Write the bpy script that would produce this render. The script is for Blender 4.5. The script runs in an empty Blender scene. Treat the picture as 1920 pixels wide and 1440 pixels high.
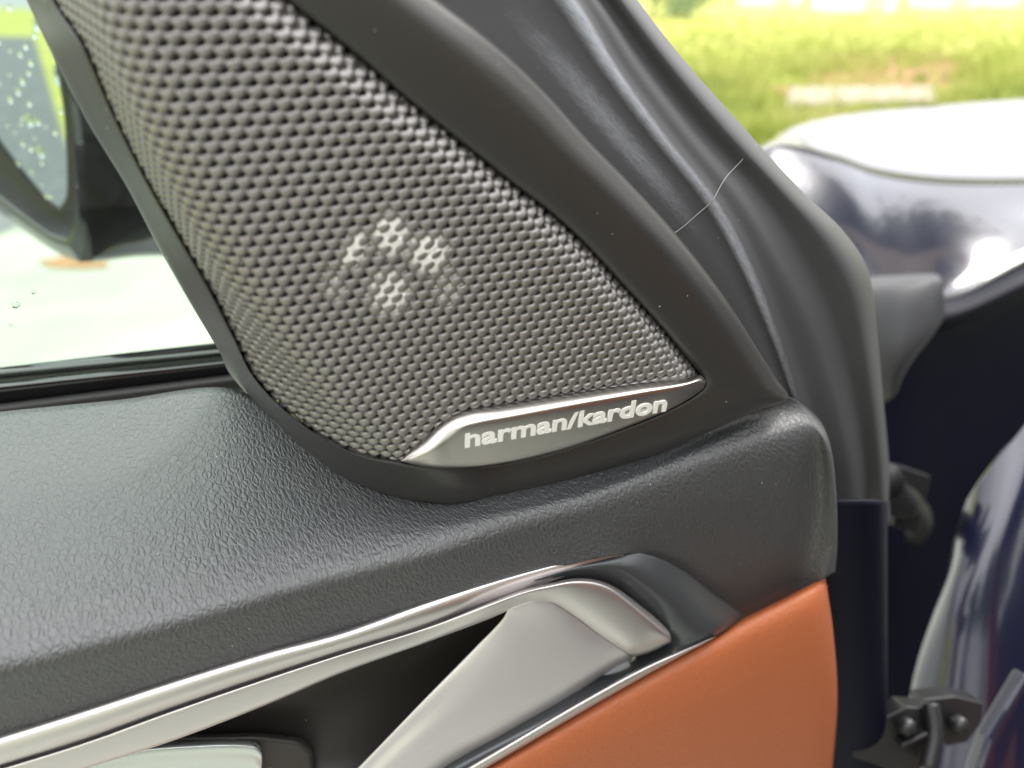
import bpy, bmesh, math, random
import numpy as np
from mathutils import Vector, Matrix
random.seed(7); rng = np.random.default_rng(7)
S = bpy.context.scene
COL = S.collection

# ------------------------------------------------------------------ camera, world, sun, exposure
F = 1442.0
CAM_H = 1.15
PITCH = math.atan(760 / F)
CAM = np.array([0.0, 0.0, CAM_H])
RT = np.array([1.0, 0, 0]); FW = np.array([0, math.cos(PITCH), -math.sin(PITCH)]); UP = np.array([0, math.sin(PITCH), math.cos(PITCH)])
cd = bpy.data.cameras.new('camera'); cam = bpy.data.objects.new('camera', cd); COL.objects.link(cam)
cam.location = CAM; cam.rotation_euler = (math.pi / 2 - PITCH, 0, 0)
cd.sensor_width = 36; cd.lens = F / 1920 * 36; cd.clip_start = 0.01; cd.clip_end = 2000
cd.dof.use_dof = True; cd.dof.focus_distance = 0.205; cd.dof.aperture_fstop = 9.0
S.camera = cam
S.view_settings.view_transform = 'Standard'; S.view_settings.look = 'None'; S.view_settings.gamma = 1
S.view_settings.exposure = 1.15
SUN_EL, SUN_AZ = math.radians(56), math.radians(58)      # azimuth from +Y towards +X
W_ = bpy.data.worlds.new('World'); S.world = W_; W_.use_nodes = True
nt = W_.node_tree; nt.nodes.clear()
out = nt.nodes.new('ShaderNodeOutputWorld'); bg = nt.nodes.new('ShaderNodeBackground')
sky = nt.nodes.new('ShaderNodeTexSky'); sky.sky_type = 'NISHITA'; sky.sun_disc = False
sky.sun_elevation = SUN_EL; sky.sun_rotation = SUN_AZ; sky.dust_density = 3.0; sky.air_density = 1.0
tc = nt.nodes.new('ShaderNodeTexCoord'); nz = nt.nodes.new('ShaderNodeTexNoise'); nz.inputs['Scale'].default_value = 2.2
nz.inputs['Detail'].default_value = 7; nz.inputs['Roughness'].default_value = 0.6
rp = nt.nodes.new('ShaderNodeValToRGB'); rp.color_ramp.elements[0].position = 0.30; rp.color_ramp.elements[1].position = 0.52
rp.color_ramp.elements[0].color = (.45, .45, .45, 1)
mx = nt.nodes.new('ShaderNodeMix'); mx.data_type = 'RGBA'; sx = nt.nodes.new('ShaderNodeSeparateXYZ'); mr = nt.nodes.new('ShaderNodeMapRange'); mr.inputs['From Min'].default_value = 0; mr.inputs['From Max'].default_value = 1
mr.inputs['To Min'].default_value = 5.0; mr.inputs['To Max'].default_value = 19.0        # overcast: the zenith is three times as bright as the horizon
cb = nt.nodes.new('ShaderNodeMix'); cb.data_type = 'RGBA'; cb.blend_type = 'MULTIPLY'; cb.inputs['Factor'].default_value = 1; cb.inputs['B'].default_value = (1, .995, 1.0, 1)
nt.links.new(tc.outputs['Generated'], sx.inputs[0]); nt.links.new(sx.outputs['Z'], mr.inputs['Value']); nt.links.new(mr.outputs['Result'], cb.inputs['A']); nt.links.new(cb.outputs['Result'], mx.inputs['B'])
nt.links.new(tc.outputs['Generated'], nz.inputs['Vector']); nt.links.new(nz.outputs['Fac'], rp.inputs['Fac'])
nt.links.new(rp.outputs['Color'], mx.inputs['Factor']); nt.links.new(sky.outputs['Color'], mx.inputs['A'])
nt.links.new(mx.outputs['Result'], bg.inputs['Color']); bg.inputs['Strength'].default_value = 0.13
nt.links.new(bg.outputs['Background'], out.inputs['Surface'])
sd = bpy.data.lights.new('sun', 'SUN'); sd.energy = 1.5; sd.angle = math.radians(16); sd.color = (1, .96, .9)
sun = bpy.data.objects.new('sun', sd); COL.objects.link(sun)
sdir = Vector((math.sin(SUN_AZ) * math.cos(SUN_EL), math.cos(SUN_AZ) * math.cos(SUN_EL), math.sin(SUN_EL)))
sun.rotation_euler = sdir.to_track_quat('Z', 'Y').to_euler()

# ------------------------------------------------------------------ geometry helpers
def ray(x, y): return RT * ((x - 960) / F) - UP * ((y - 720) / F) + FW
def W(x, y, d): return CAM + ray(x, y) * d
def proj(P):
    q = np.asarray(P) - CAM; z = q @ FW
    return 960 + F * (q @ RT) / z, 720 - F * (q @ UP) / z, z
YAW = math.radians(19.0)
DX = np.array([math.cos(YAW), math.sin(YAW), 0.0])           # along the door, towards the front of the car
DO = np.array([-math.sin(YAW), math.cos(YAW), 0.0])          # outwards through the door
ZU = np.array([0, 0, 1.0])
class Plane:
    def __init__(s, p, a, b, curv=0.0):
        s.p = p; s.a = a / np.linalg.norm(a); n = np.cross(a, b); n /= np.linalg.norm(n)
        if n @ (CAM - p) < 0: n = -n
        s.n = n; s.b = np.cross(n, s.a); s.b *= np.sign(s.b @ ZU) if abs(s.b @ ZU) > .3 else 1
        s.k = curv
    def depth(s, x, y, h=0.0):
        r = ray(x, y); off = h
        for _ in range(4):
            d = ((s.p + s.n * off - CAM) @ s.n) / (r @ s.n)
            if s.k == 0: break
            v = (CAM + r * d - s.p) @ s.b
            off = h - .5 * s.k * v * v
        return d
    def at(s, x, y, h=0.0): return W(x, y, s.depth(x, y, h))
    def pos(s, u, v, h=0.0): return s.p + s.a * u + s.b * v + s.n * (h - .5 * s.k * v * v)
tilt = math.radians(8)
TP = Plane(W(1040, 790, .2), DX, ZU * math.cos(tilt) - DO * math.sin(tilt), 1.5)    # speaker panel
sl = math.radians(13)
LP = Plane(W(850, 944, TP.depth(850, 944)), DX, DO * math.cos(sl) + ZU * math.sin(sl))   # padded ledge
def dT(x, y, h=0): return TP.depth(x, y, h)
def dL(x, y): return min(LP.depth(x, y), dT(x, y) + .016) if x > 850 else LP.depth(x, y)
FP = Plane(W(1100, 1060, dL(1105, 955) + .012), DX, ZU)      # vertical front face below the ledge
def dF(x, y, h=0): return FP.depth(x, y, h)

def cspline(P, n, closed=False):
    P = np.asarray(P, float); 
    if len(P) == 2: t = np.linspace(0, 1, n)[:, None]; return P[0] * (1 - t) + P[1] * t
    d = np.linalg.norm(np.diff(P, axis=0), axis=1) ** .5 + 1e-9
    t = np.concatenate([[0], np.cumsum(d)])
    m = np.zeros_like(P)
    s = np.diff(P, axis=0) / d[:, None]
    m[0] = s[0]; m[-1] = s[-1]
    m[1:-1] = (s[:-1] * d[1:, None] + s[1:] * d[:-1, None]) / (d[1:] + d[:-1])[:, None]
    # sample uniformly in control index so rows of different curves correspond
    w = np.linspace(0, len(P) - 1, n); i = np.minimum(w.astype(int), len(P) - 2); f = (w - i)[:, None]
    h = d[i][:, None]
    return ((2*f**3 - 3*f**2 + 1) * P[i] + (f**3 - 2*f**2 + f) * h * m[i] + (-2*f**3 + 3*f**2) * P[i+1] + (f**3 - f**2) * h * m[i+1])
def surf(ctrl, mu, mv):
    """ctrl[u][v] -> 3D points; refined mu x mv grid"""
    C = np.asarray(ctrl, float)
    A = np.stack([cspline(C[:, j], mu) for j in range(C.shape[1])], 1)
    return np.stack([cspline(A[i], mv) for i in range(mu)], 0)
def empty(name, loc, parent=None):
    o = bpy.data.objects.new(name, None); COL.objects.link(o); o.location = loc; o.empty_display_size = .02
    if parent: o.parent = parent
    return o
def tag(o, label=None, cat=None, group=None, kind=None):
    for k, v in (('label', label), ('category', cat), ('group', group), ('kind', kind)):
        if v: o[k] = v
    return o
def wloc(o):
    v = Vector((0, 0, 0))
    while o: v += o.location; o = o.parent
    return v
def link(name, me, mat, parent=None, smooth=True):
    o = bpy.data.objects.new(name, me); COL.objects.link(o)
    if mat is not None: me.materials.append(mat)
    if parent: 
        o.parent = parent
        if parent.type == 'EMPTY': o.matrix_parent_inverse = Matrix.Translation(-wloc(parent))
    if smooth:
        me.polygons.foreach_set('use_smooth', [True] * len(me.polygons))
    me.update()
    return o
def mesh(name, V, Fc, mat, parent=None, smooth=True, uv=None):
    me = bpy.data.meshes.new(name); me.from_pydata([tuple(v) for v in V], [], Fc)
    if uv is not None:
        l = me.uv_layers.new(name='UVMap'); idx = np.zeros(len(me.loops), int); me.loops.foreach_get('vertex_index', idx)
        l.data.foreach_set('uv', np.asarray(uv)[idx].astype(np.float32).ravel())
    return link(name, me, mat, parent, smooth)
def grid(name, G, mat, parent=None, thick=.0015, uvscale=1.0, face=True):
    nu, nv, _ = G.shape
    V = G.reshape(-1, 3)
    Fc = [(i*nv+j, i*nv+j+1, (i+1)*nv+j+1, (i+1)*nv+j) for i in range(nu-1) for j in range(nv-1)]
    n = np.cross(G[1:, :-1] - G[:-1, :-1], G[:-1, 1:] - G[:-1, :-1])
    c = G[:-1, :-1]
    if face and np.sum(n * (CAM - c)) > 0: Fc = [f[::-1] for f in Fc]     # (a,b,c,d) normal is -(du x dv)
    du = np.concatenate([[0], np.cumsum(np.linalg.norm(np.diff(G, axis=0), axis=2).mean(1))])
    dv = np.zeros((nu, nv)); dv[:, 1:] = np.cumsum(np.linalg.norm(np.diff(G, axis=1), axis=2), axis=1)
    UVs = np.stack([np.repeat(du[:, None], nv, 1), dv], 2).reshape(-1, 2) * uvscale
    o = mesh(name, V, Fc, mat, parent, True, UVs)
    if thick:
        m = o.modifiers.new('thickness', 'SOLIDIFY'); m.thickness = thick; m.offset = -1; m.use_rim = True
    return o
def pd(rows, dfun):
    """rows of (x,y[,h]) -> 3D with a depth function"""
    return [[W(p[0], p[1], dfun(*p)) for p in r] for r in rows]
def tube(name, P, r, mat, parent=None, seg=10, n=None):
    P = cspline(P, n or len(P) * 6); V = []; Fc = []
    rr = np.full(len(P), r) if np.isscalar(r) else np.interp(np.linspace(0, 1, len(P)), np.linspace(0, 1, len(r)), r)
    ref = np.array([.3, .2, 1.]); 
    for i, p in enumerate(P):
        t = P[min(i+1, len(P)-1)] - P[max(i-1, 0)]; t /= np.linalg.norm(t) + 1e-12
        a = np.cross(t, ref); a /= np.linalg.norm(a); b = np.cross(t, a)
        for k in range(seg):
            g = 2*math.pi*k/seg; V.append(p + (a*math.cos(g) + b*math.sin(g)) * rr[i])
    for i in range(len(P)-1):
        for k in range(seg):
            k2 = (k+1) % seg; Fc.append((i*seg+k, i*seg+k2, (i+1)*seg+k2, (i+1)*seg+k))
    Fc.append(tuple(range(seg))[::-1]); Fc.append(tuple(range((len(P)-1)*seg, len(P)*seg)))
    return mesh(name, V, Fc, mat, parent)
def bm_obj(name, bm, mat, parent=None, smooth=False, bevel=0):
    me = bpy.data.meshes.new(name); bm.to_mesh(me); bm.free()
    o = link(name, me, mat, parent, smooth)
    if bevel:
        m = o.modifiers.new('bevel', 'BEVEL'); m.width = bevel; m.segments = 3; m.limit_method = 'ANGLE'
    return o
def prism(name, poly, d0, d1, mat, parent=None, bevel=0.0, dfun=None):
    """solid whose front outline is poly (pixels) at depth d0 and whose back is d1 behind"""
    bm = bmesh.new(); fr = []
    for q in poly:
        d = dfun(*q) if dfun else d0
        fr.append(W(q[0], q[1], d))
    fr = np.array(fr); n = FW * (d1)
    a = [bm.verts.new(v) for v in fr]; b = [bm.verts.new(v + n) for v in fr]
    bm.faces.new(a); bm.faces.new(b[::-1])
    for i in range(len(a)):
        j = (i+1) % len(a); bm.faces.new((a[j], a[i], b[i], b[j]))
    bmesh.ops.recalc_face_normals(bm, faces=bm.faces)
    return bm_obj(name, bm, mat, parent, False, bevel)

# ------------------------------------------------------------------ materials
def mat(name, col=(.5, .5, .5), rough=.5, metal=0.0, coat=0.0, spec=.5, **kw):
    m = bpy.data.materials.new(name); m.use_nodes = True; b = m.node_tree.nodes['Principled BSDF']
    b.inputs['Base Color'].default_value = (*col, 1); b.inputs['Roughness'].default_value = rough
    b.inputs['Metallic'].default_value = metal; b.inputs['Coat Weight'].default_value = coat
    b.inputs['Specular IOR Level'].default_value = spec
    b.inputs['Coat Roughness'].default_value = kw.get('coat_rough', .03)
    return m
def N(m, t, **kw):
    n = m.node_tree.nodes.new(t)
    for k, v in kw.items():
        if k in n.inputs: n.inputs[k].default_value = v
        else: setattr(n, k, v)
    return n
def L(m, a, b): m.node_tree.links.new(a, b)
def bsdf(m): return m.node_tree.nodes['Principled BSDF']
def coords(m, which='UV', scale=(1, 1, 1), rot=(0, 0, 0)):
    t = N(m, 'ShaderNodeTexCoord'); mp = N(m, 'ShaderNodeMapping'); mp.inputs['Scale'].default_value = scale; mp.inputs['Rotation'].default_value = rot
    L(m, t.outputs[which], mp.inputs['Vector']); return mp.outputs['Vector']
def bump(m, h, dist, strength=1.0, prev=None):
    b = N(m, 'ShaderNodeBump'); b.inputs['Distance'].default_value = dist; b.inputs['Strength'].default_value = strength
    L(m, h, b.inputs['Height'])
    if prev is not None: L(m, prev, b.inputs['Normal'])
    L(m, b.outputs['Normal'], bsdf(m).inputs['Normal']); return b.outputs['Normal']
def math_(m, op, a, b=None):
    n = N(m, 'ShaderNodeMath'); n.operation = op
    for i, v in enumerate((a, b)):
        if v is None: continue
        if isinstance(v, (int, float)): n.inputs[i].default_value = v
        else: L(m, v, n.inputs[i])
    return n.outputs[0]
def ramp(m, fac, stops):
    r = N(m, 'ShaderNodeValToRGB'); e = r.color_ramp.elements
    while len(e) < len(stops): e.new(.5)
    for el, (p, c) in zip(e, stops): el.position = p; el.color = (*c, 1) if len(c) == 3 else c
    L(m, fac, r.inputs['Fac']); return r.outputs['Color']
def specks(m, vec, base, scale=700, thr=.045, col=(.55, .55, .53)):
    """sparse pale dust grains over the base colour"""
    v = N(m, 'ShaderNodeTexVoronoi'); v.inputs['Scale'].default_value = scale; L(m, vec, v.inputs['Vector'])
    wn = N(m, 'ShaderNodeTexWhiteNoise'); L(m, v.outputs['Position'], wn.inputs['Vector'])
    r = math_(m, 'MULTIPLY', math_(m, 'POWER', wn.outputs['Value'], 30.0), .13)
    f = math_(m, 'LESS_THAN', v.outputs['Distance'], r)
    x = N(m, 'ShaderNodeMix'); x.data_type = 'RGBA'; x.inputs['B'].default_value = (*col, 1)
    L(m, f, x.inputs['Factor'])
    if isinstance(base, tuple): x.inputs['A'].default_value = (*base, 1)
    else: L(m, base, x.inputs['A'])
    L(m, x.outputs['Result'], bsdf(m).inputs['Base Color']); return x.outputs['Result']

M = {}
def leather(name, col, rough, scale, dist, dust=True):
    m = mat(name, col, rough)
    v = coords(m, 'UV', (scale * 1.0, scale * .6, 1), (0, 0, math.radians(-14)))
    nz = N(m, 'ShaderNodeTexNoise'); nz.inputs['Scale'].default_value = 1.3; nz.inputs['Detail'].default_value = 3
    L(m, v, nz.inputs['Vector'])
    ad = N(m, 'ShaderNodeMix'); ad.data_type = 'RGBA'; ad.blend_type = 'LINEAR_LIGHT'; ad.inputs['Factor'].default_value = .55
    L(m, v, ad.inputs['A']); L(m, nz.outputs['Color'], ad.inputs['B'])
    a = N(m, 'ShaderNodeTexVoronoi'); a.feature = 'DISTANCE_TO_EDGE'; a.inputs['Scale'].default_value = 1.0; L(m, ad.outputs['Result'], a.inputs['Vector'])
    b = N(m, 'ShaderNodeTexNoise'); b.inputs['Scale'].default_value = 2.6; b.inputs['Detail'].default_value = 4; L(m, v, b.inputs['Vector'])
    b2 = N(m, 'ShaderNodeTexNoise'); b2.inputs['Scale'].default_value = 9; b2.inputs['Detail'].default_value = 3; L(m, v, b2.inputs['Vector'])
    h = math_(m, 'ADD', math_(m, 'SMOOTH_MIN', math_(m, 'MULTIPLY', a.outputs['Distance'], 3.2), .8), math_(m, 'MULTIPLY', b.outputs['Fac'], .5))
    h = math_(m, 'ADD', h, math_(m, 'MULTIPLY', b2.outputs['Fac'], .12))
    bump(m, h, dist)
    if dust: specks(m, coords(m, 'UV'), col)
    return m
M['ledge'] = leather('grained black soft trim', (.033, .035, .037), .44, 640, .00018)
bsdf(M['ledge']).inputs['Specular IOR Level'].default_value = .9
M['orange'] = leather('cognac leather', (.31, .084, .027), .46, 900, .00014, False)
def fine(name, col, rough, dist=.00003, scale=2500, dust=False, metal=0, spec=.5):
    m = mat(name, col, rough, metal, spec=spec); v = coords(m, 'Object')
    n = N(m, 'ShaderNodeTexNoise'); n.inputs['Scale'].default_value = scale; n.inputs['Detail'].default_value = 2; L(m, v, n.inputs['Vector'])
    bump(m, n.outputs['Fac'], dist)
    n2 = N(m, 'ShaderNodeTexNoise'); n2.inputs['Scale'].default_value = 40; n2.inputs['Detail'].default_value = 5; L(m, v, n2.inputs['Vector'])
    r = N(m, 'ShaderNodeMapRange'); r.inputs['To Min'].default_value = rough - .06; r.inputs['To Max'].default_value = rough + .06
    L(m, n2.outputs['Fac'], r.inputs['Value']); L(m, r.outputs['Result'], bsdf(m).inputs['Roughness'])
    if dust: specks(m, v, col, 700)
    return m
M['surround'] = fine('black satin moulded plastic', (.026, .025, .024), .37, dust=True)
M['grille'] = fine('bronze grey coated steel mesh', (.205, .197, .19), .34, .00001, metal=.7)
M['light_petal'] = mat('pale light patch', (.62, .61, .59), .55)  # pale pieces standing in for soft light spots on the mesh
M['behind_mesh'] = mat('black speaker cavity', (.012, .011, .012), .8)
M['badge'] = fine('brushed satin nickel', (.43, .41, .385), .31, .000006, 3000, metal=1.0)
M['letter'] = mat('bright embossed lettering', (.86, .85, .82), .3, .3)
M['strip'] = fine('satin aluminium trim', (.60, .575, .57), .40, .000004, 3000, metal=1.0)
M['handle'] = fine('satin silver handle paint', (.58, .555, .565), .38, .000004, 3000, metal=.75, dust=True)
M['bezel'] = fine('satin bezel with dark reflection', (.075, .08, .085), .30, .000004, 3000, metal=.6, dust=True)  # silver bezel: its dark reflection is put into the colour
M['cup'] = fine('warm black moulded cup', (.030, .027, .024), .5, dust=True)
M['switch'] = mat('pale glossy lever', (.55, .60, .57), .22, .6)
M['jamb'] = mat('dark blue paint with gap shade', (.0012, .0016, .007), .5, spec=.14)  # car paint darkened: the shade of the door gap is in the colour
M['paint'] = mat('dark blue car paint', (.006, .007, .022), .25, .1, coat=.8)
M['gloss'] = mat('gloss black trim', (.006, .006, .007), .06, coat=.5)
M['rubber_dull'] = mat('dull rubber', (.02, .02, .02), .7)
M['plastic_grey'] = fine('grey weathered plastic', (.020, .021, .024), .55)
M['steel'] = fine('grimy hinge steel', (.016, .016, .017), .36, .00008, 900, metal=.4)
M['chrome'] = mat('dark glossy rim', (.10, .105, .11), .10, .8)
M['mirror'] = mat('mirror silver', (.58, .62, .64), .015, 1.0)
M['drop'] = mat('water', (.95, 1, .98), .0); bsdf(M['drop']).inputs['Transmission Weight'].default_value = 1; bsdf(M['drop']).inputs['IOR'].default_value = 1.33
M['dark'] = mat('black underbody', (.004, .004, .005), .6)
# weatherstrip: matt rubber with chalky scuffs along its raised lip (UV y counts metres across)
def rubber():
    m = mat('door seal rubber', (.04, .041, .044), .56, spec=.5); v = coords(m, 'UV')
    n = N(m, 'ShaderNodeTexNoise'); n.inputs['Scale'].default_value = 2600; n.inputs['Detail'].default_value = 2; L(m, v, n.inputs['Vector'])
    bump(m, n.outputs['Fac'], .00006)
    at = N(m, 'ShaderNodeAttribute'); at.attribute_name = 'scuff'
    n2 = N(m, 'ShaderNodeTexNoise'); n2.inputs['Scale'].default_value = 900; n2.inputs['Detail'].default_value = 6; n2.inputs['Roughness'].default_value = .9
    L(m, coords(m, 'UV', (.35, 1, 1)), n2.inputs['Vector'])
    f = math_(m, 'MULTIPLY', at.outputs['Fac'], n2.outputs['Fac'])
    c = ramp(m, f, [(.16, (.040, .041, .044)), (.36, (.15, .155, .17)), (.72, (.36, .38, .43))])
    specks(m, v, c, 700, col=(.3, .3, .3)); return m
M['rubber'] = rubber()
def glass():
    m = bpy.data.materials.new('green tinted glass'); m.use_nodes = True; t = m.node_tree; t.nodes.clear()
    o = t.nodes.new('ShaderNodeOutputMaterial'); tr = t.nodes.new('ShaderNodeBsdfTransparent'); tr.inputs['Color'].default_value = (.80, .93, .82, 1)
    g = t.nodes.new('ShaderNodeBsdfGlossy'); g.inputs['Roughness'].default_value = .0
    fr = t.nodes.new('ShaderNodeFresnel'); fr.inputs['IOR'].default_value = 1.45; mx = t.nodes.new('ShaderNodeMixShader')
    t.links.new(fr.outputs[0], mx.inputs[0]); t.links.new(tr.outputs[0], mx.inputs[1]); t.links.new(g.outputs[0], mx.inputs[2]); t.links.new(mx.outputs[0], o.inputs['Surface'])
    return m
M['glass'] = glass()

# ------------------------------------------------------------------ setting: ground, path, grass
def groundmat(name, c0, c1, scale, rough=.9):
    m = mat(name, c0, rough, spec=.2); v = coords(m, 'Object')
    n = N(m, 'ShaderNodeTexNoise'); n.inputs['Scale'].default_value = scale; n.inputs['Detail'].default_value = 8; L(m, v, n.inputs['Vector'])
    c = ramp(m, n.outputs['Fac'], [(.35, c0), (.65, c1)]); L(m, c, bsdf(m).inputs['Base Color']); bump(m, n.outputs['Fac'], .02); return m
M['meadow'] = groundmat('meadow', (.27, .29, .05), (.38, .38, .10), .7)
M['pave'] = groundmat('pale concrete', (.22, .235, .205), (.31, .32, .28), 1.4)
M['soil'] = groundmat('reddish soil', (.20, .11, .05), (.30, .18, .09), 3.0)
def sheet(name, pts, z, m):
    o = mesh(name, [(x, y, z) for x, y in pts], [tuple(range(len(pts)))], m, None, False); o['kind'] = 'structure'; return o
sheet('ground', [(-600, -600), (600, -600), (600, 600), (-600, 600)], 0, M['meadow'])
sheet('pavement', [(-2.6, -6), (3.6, -6), (3.8, 3.3), (-1.2, 3.9), (-2.6, 4.2)], .004, M['pave'])
M['road'] = groundmat('worn asphalt', (.10, .105, .11), (.15, .155, .16), 6.0)
sheet('road', [(-40, 4.25), (-2.6, .6), (-2.6, 4.2), (-3.4, 40), (-40, 40)], .006, M['road'])
def blob(cx, cy, rx, ry, n=26, j=.25):
    return [(cx + rx*math.cos(2*math.pi*k/n)*(1+random.uniform(-j, j)), cy + ry*math.sin(2*math.pi*k/n)*(1+random.uniform(-j, j))) for k in range(n)]

# ------------------------------------------------------------------ the open car door
door = empty('car_door', W(1600, 1150, .26) * np.array([1, 1, 0]) + np.array([0, 0, .25]))
tag(door, 'open car door with bronze mesh speaker, black ledge, orange leather and silver handle', 'car door')

# --- speaker mesh: pressed sheet folded outwards along a soft crease
IN_ = [(-75,-430),(-30,-310),(30,-160),(100,0),(158,90),(211,211),(274,338),(338,449),(390,538),(440,635),(472,701),(526,762),(591,812),(667,850),(750,867),(849,876),(924,871),(1010,854),(1092,830),(1167,804),(1242,774),(1295,746),(1321,724),(1314,703),(1280,660),(1230,600),(1158,522),(1096,455),(1030,395),(967,347),(900,293),(833,240),(767,187),(687,117),(617,60),(550,7),(400,-120),(250,-250),(60,-405)]
OUT_ = [(-150,-440),(-98,-320),(-30,-170),(50,0),(100,105),(165,230),(238,350),(295,459),(350,556),(405,648),(440,712),(500,775),(570,842),(640,892),(735,930),(840,944),(930,940),(1030,919),(1130,886),(1230,852),(1330,808),(1420,769),(1476,748),(1455,712),(1425,665),(1385,600),(1335,527),(1259,431),(1180,345),(1096,259),(1030,185),(965,120),(900,64),(817,0),(730,-70),(640,-140),(450,-290),(285,-430),(70,-610)]
def uv_of(P): q = P - TP.p; return np.array([q @ TP.a, q @ TP.b])
H0 = .0022
CR = np.array([uv_of(TP.at(x, y, H0)) for x, y in [(120,-640),(168,-480),(215,-330),(262,-160),(300,0),(345,150),(400,290),(462,420),(533,550),(606,660),(682,760),(765,850),(850,920)]])
CR = cspline(CR, 500); CT = np.gradient(CR, axis=0); CT /= np.linalg.norm(CT, axis=1)[:, None]; CN = np.stack([CT[:, 1], -CT[:, 0]], 1)
if CN[300, 0] > 0: CN = -CN
RB = cspline(np.array([uv_of(TP.at(x, y, 0)) for x, y in [(1321,724)] + IN_[23:]]), 400)
RBT = np.gradient(RB, axis=0); RBT /= np.linalg.norm(RBT, axis=1)[:, None]; RBN = np.stack([-RBT[:, 1], RBT[:, 0]], 1)
if RBN[200, 0] > 0: RBN = -RBN            # points inwards
RBEND = .012
THI = np.radians(np.interp(np.linspace(-2, 10, 500), [0,4,5,6,7,8,9,10], [66,68,67,61,47,32,21,15]))
def gmap(uv):
    uv = np.asarray(uv, float); out = np.zeros((len(uv), 3))
    for a in range(0, len(uv), 20000):
        p = uv[a:a+20000]
        i = np.argmin(((p[:, None, :] - CR[None]) ** 2).sum(2), 1); q = p - CR[i]
        s = (q * CN[i]).sum(1); rs = (q * CT[i]).sum(1)
        TH = THI[i]; sb = RBEND * TH; th = np.minimum(np.maximum(s / RBEND, 0), TH); ex = np.maximum(s - sb, 0)
        t = RBEND * np.sin(th) + ex * np.cos(TH); dr = RBEND * (1 - np.cos(th)) + ex * np.sin(TH)
        m = s > 0
        p2 = np.where(m[:, None], CR[i] + CN[i] * t[:, None] + CT[i] * rs[:, None], p)
        h = H0 - np.where(m, dr, 0)
        j = np.argmin(((p[:, None, :] - RB[None]) ** 2).sum(2), 1); d = ((p - RB[j]) * RBN[j]).sum(1)
        r = .0065; dd = np.clip(r - d, 0, r); h = h - .62 * dd * dd / r - np.where(d < 0, -d * 1.1, 0)
        out[a:a+20000] = TP.p + TP.a * p2[:, :1] + TP.b * p2[:, 1:] + TP.n * (h - .5 * TP.k * p2[:, 1] ** 2)[:, None]
    return out
def gnorm(uv):
    e = 2e-4; a = gmap(uv + [e, 0]) - gmap(uv - [e, 0]); b = gmap(uv + [0, e]) - gmap(uv - [0, e])
    n = np.cross(a, b); n /= np.linalg.norm(n, axis=1)[:, None]; n *= np.sign((n @ TP.n))[:, None]; return n
def inpoly(x, y, poly):
    c = np.zeros(len(x), bool); n = len(poly)
    for i in range(n):
        x1, y1 = poly[i]; x2, y2 = poly[i-1]
        m = ((y1 > y) != (y2 > y)); c ^= m & (x < (x2 - x1) * (y - y1) / ((y2 - y1) or 1e-9) + x1)
    return c
def dpoly(x, y, poly):
    P = np.stack([x, y], 1); best = np.full(len(x), 1e9)
    for i in range(len(poly)):
        a = np.array(poly[i-1], float); b = np.array(poly[i], float); t = np.clip(((P - a) @ (b - a)) / ((b - a) @ (b - a)), 0, 1)
        best = np.minimum(best, np.linalg.norm(P - a - t[:, None] * (b - a), axis=1))
    return best
A, B_ = .00297, .00223                     # pitch along a row, pitch between rows (rows staggered by half)
iu = np.arange(-75, 34); iv = np.arange(-30, 96)
LAT = np.array([((u + .5 * (v % 2)) * A, v * B_) for v in iv for u in iu])
def upsample(n, xs, x0, dx):
    """Catmull-Rom interpolation matrix from a regular coarse axis to positions xs"""
    t = (xs - x0) / dx; i = np.clip(np.floor(t).astype(int), 1, n - 3); f = t - i; Wm = np.zeros((len(xs), n)); r = np.arange(len(xs))
    for k, w in ((-1, -.5*f + f*f - .5*f**3), (0, 1 - 2.5*f*f + 1.5*f**3), (1, .5*f + 2*f*f - 1.5*f**3), (2, -.5*f*f + .5*f**3)): Wm[r, i + k] += w
    return Wm
U0, V0, DC = -.235, -.070, .0015; NUc, NVc = 226, 196
cu, cv = U0 + DC * np.arange(NUc), V0 + DC * np.arange(NVc)
CG = gmap(np.stack(np.meshgrid(cu, cv, indexing='ij'), 2).reshape(-1, 2)).reshape(NUc, NVc, 3)
def geval(fu, fv):
    Wu, Wv = upsample(NUc, fu, U0, DC), upsample(NVc, fv, V0, DC)
    G = np.einsum('ai,ijk,bj->abk', Wu, CG, Wv, optimize=True)
    n = np.cross(np.gradient(G, axis=0), np.gradient(G, axis=1)); n /= np.linalg.norm(n, axis=2)[..., None] + 1e-12
    n *= np.sign(n @ TP.n)[..., None]; return G, n
def pix(P):
    q = P - CAM; z = q @ FW; zz = np.maximum(z, .02); return 960 + F * (q @ RT) / zz, 720 - F * (q @ UP) / zz, z
ctr = gmap(LAT); nrm = gnorm(LAT)
px_, py_, gz = pix(ctr); OK_ = gz > .05
ins = inpoly(px_, py_, IN_) & OK_; dist = dpoly(px_, py_, IN_)
keep = OK_ & (ins | (dist < 24)) & (py_ > -440)
def gdepth(x, y):
    d = (px_ - x) ** 2 + (py_ - y) ** 2; i = np.argsort(d)[:6]; w = 1 / (d[i] + 4); return float((gz[i] * w).sum() / w.sum())
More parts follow.
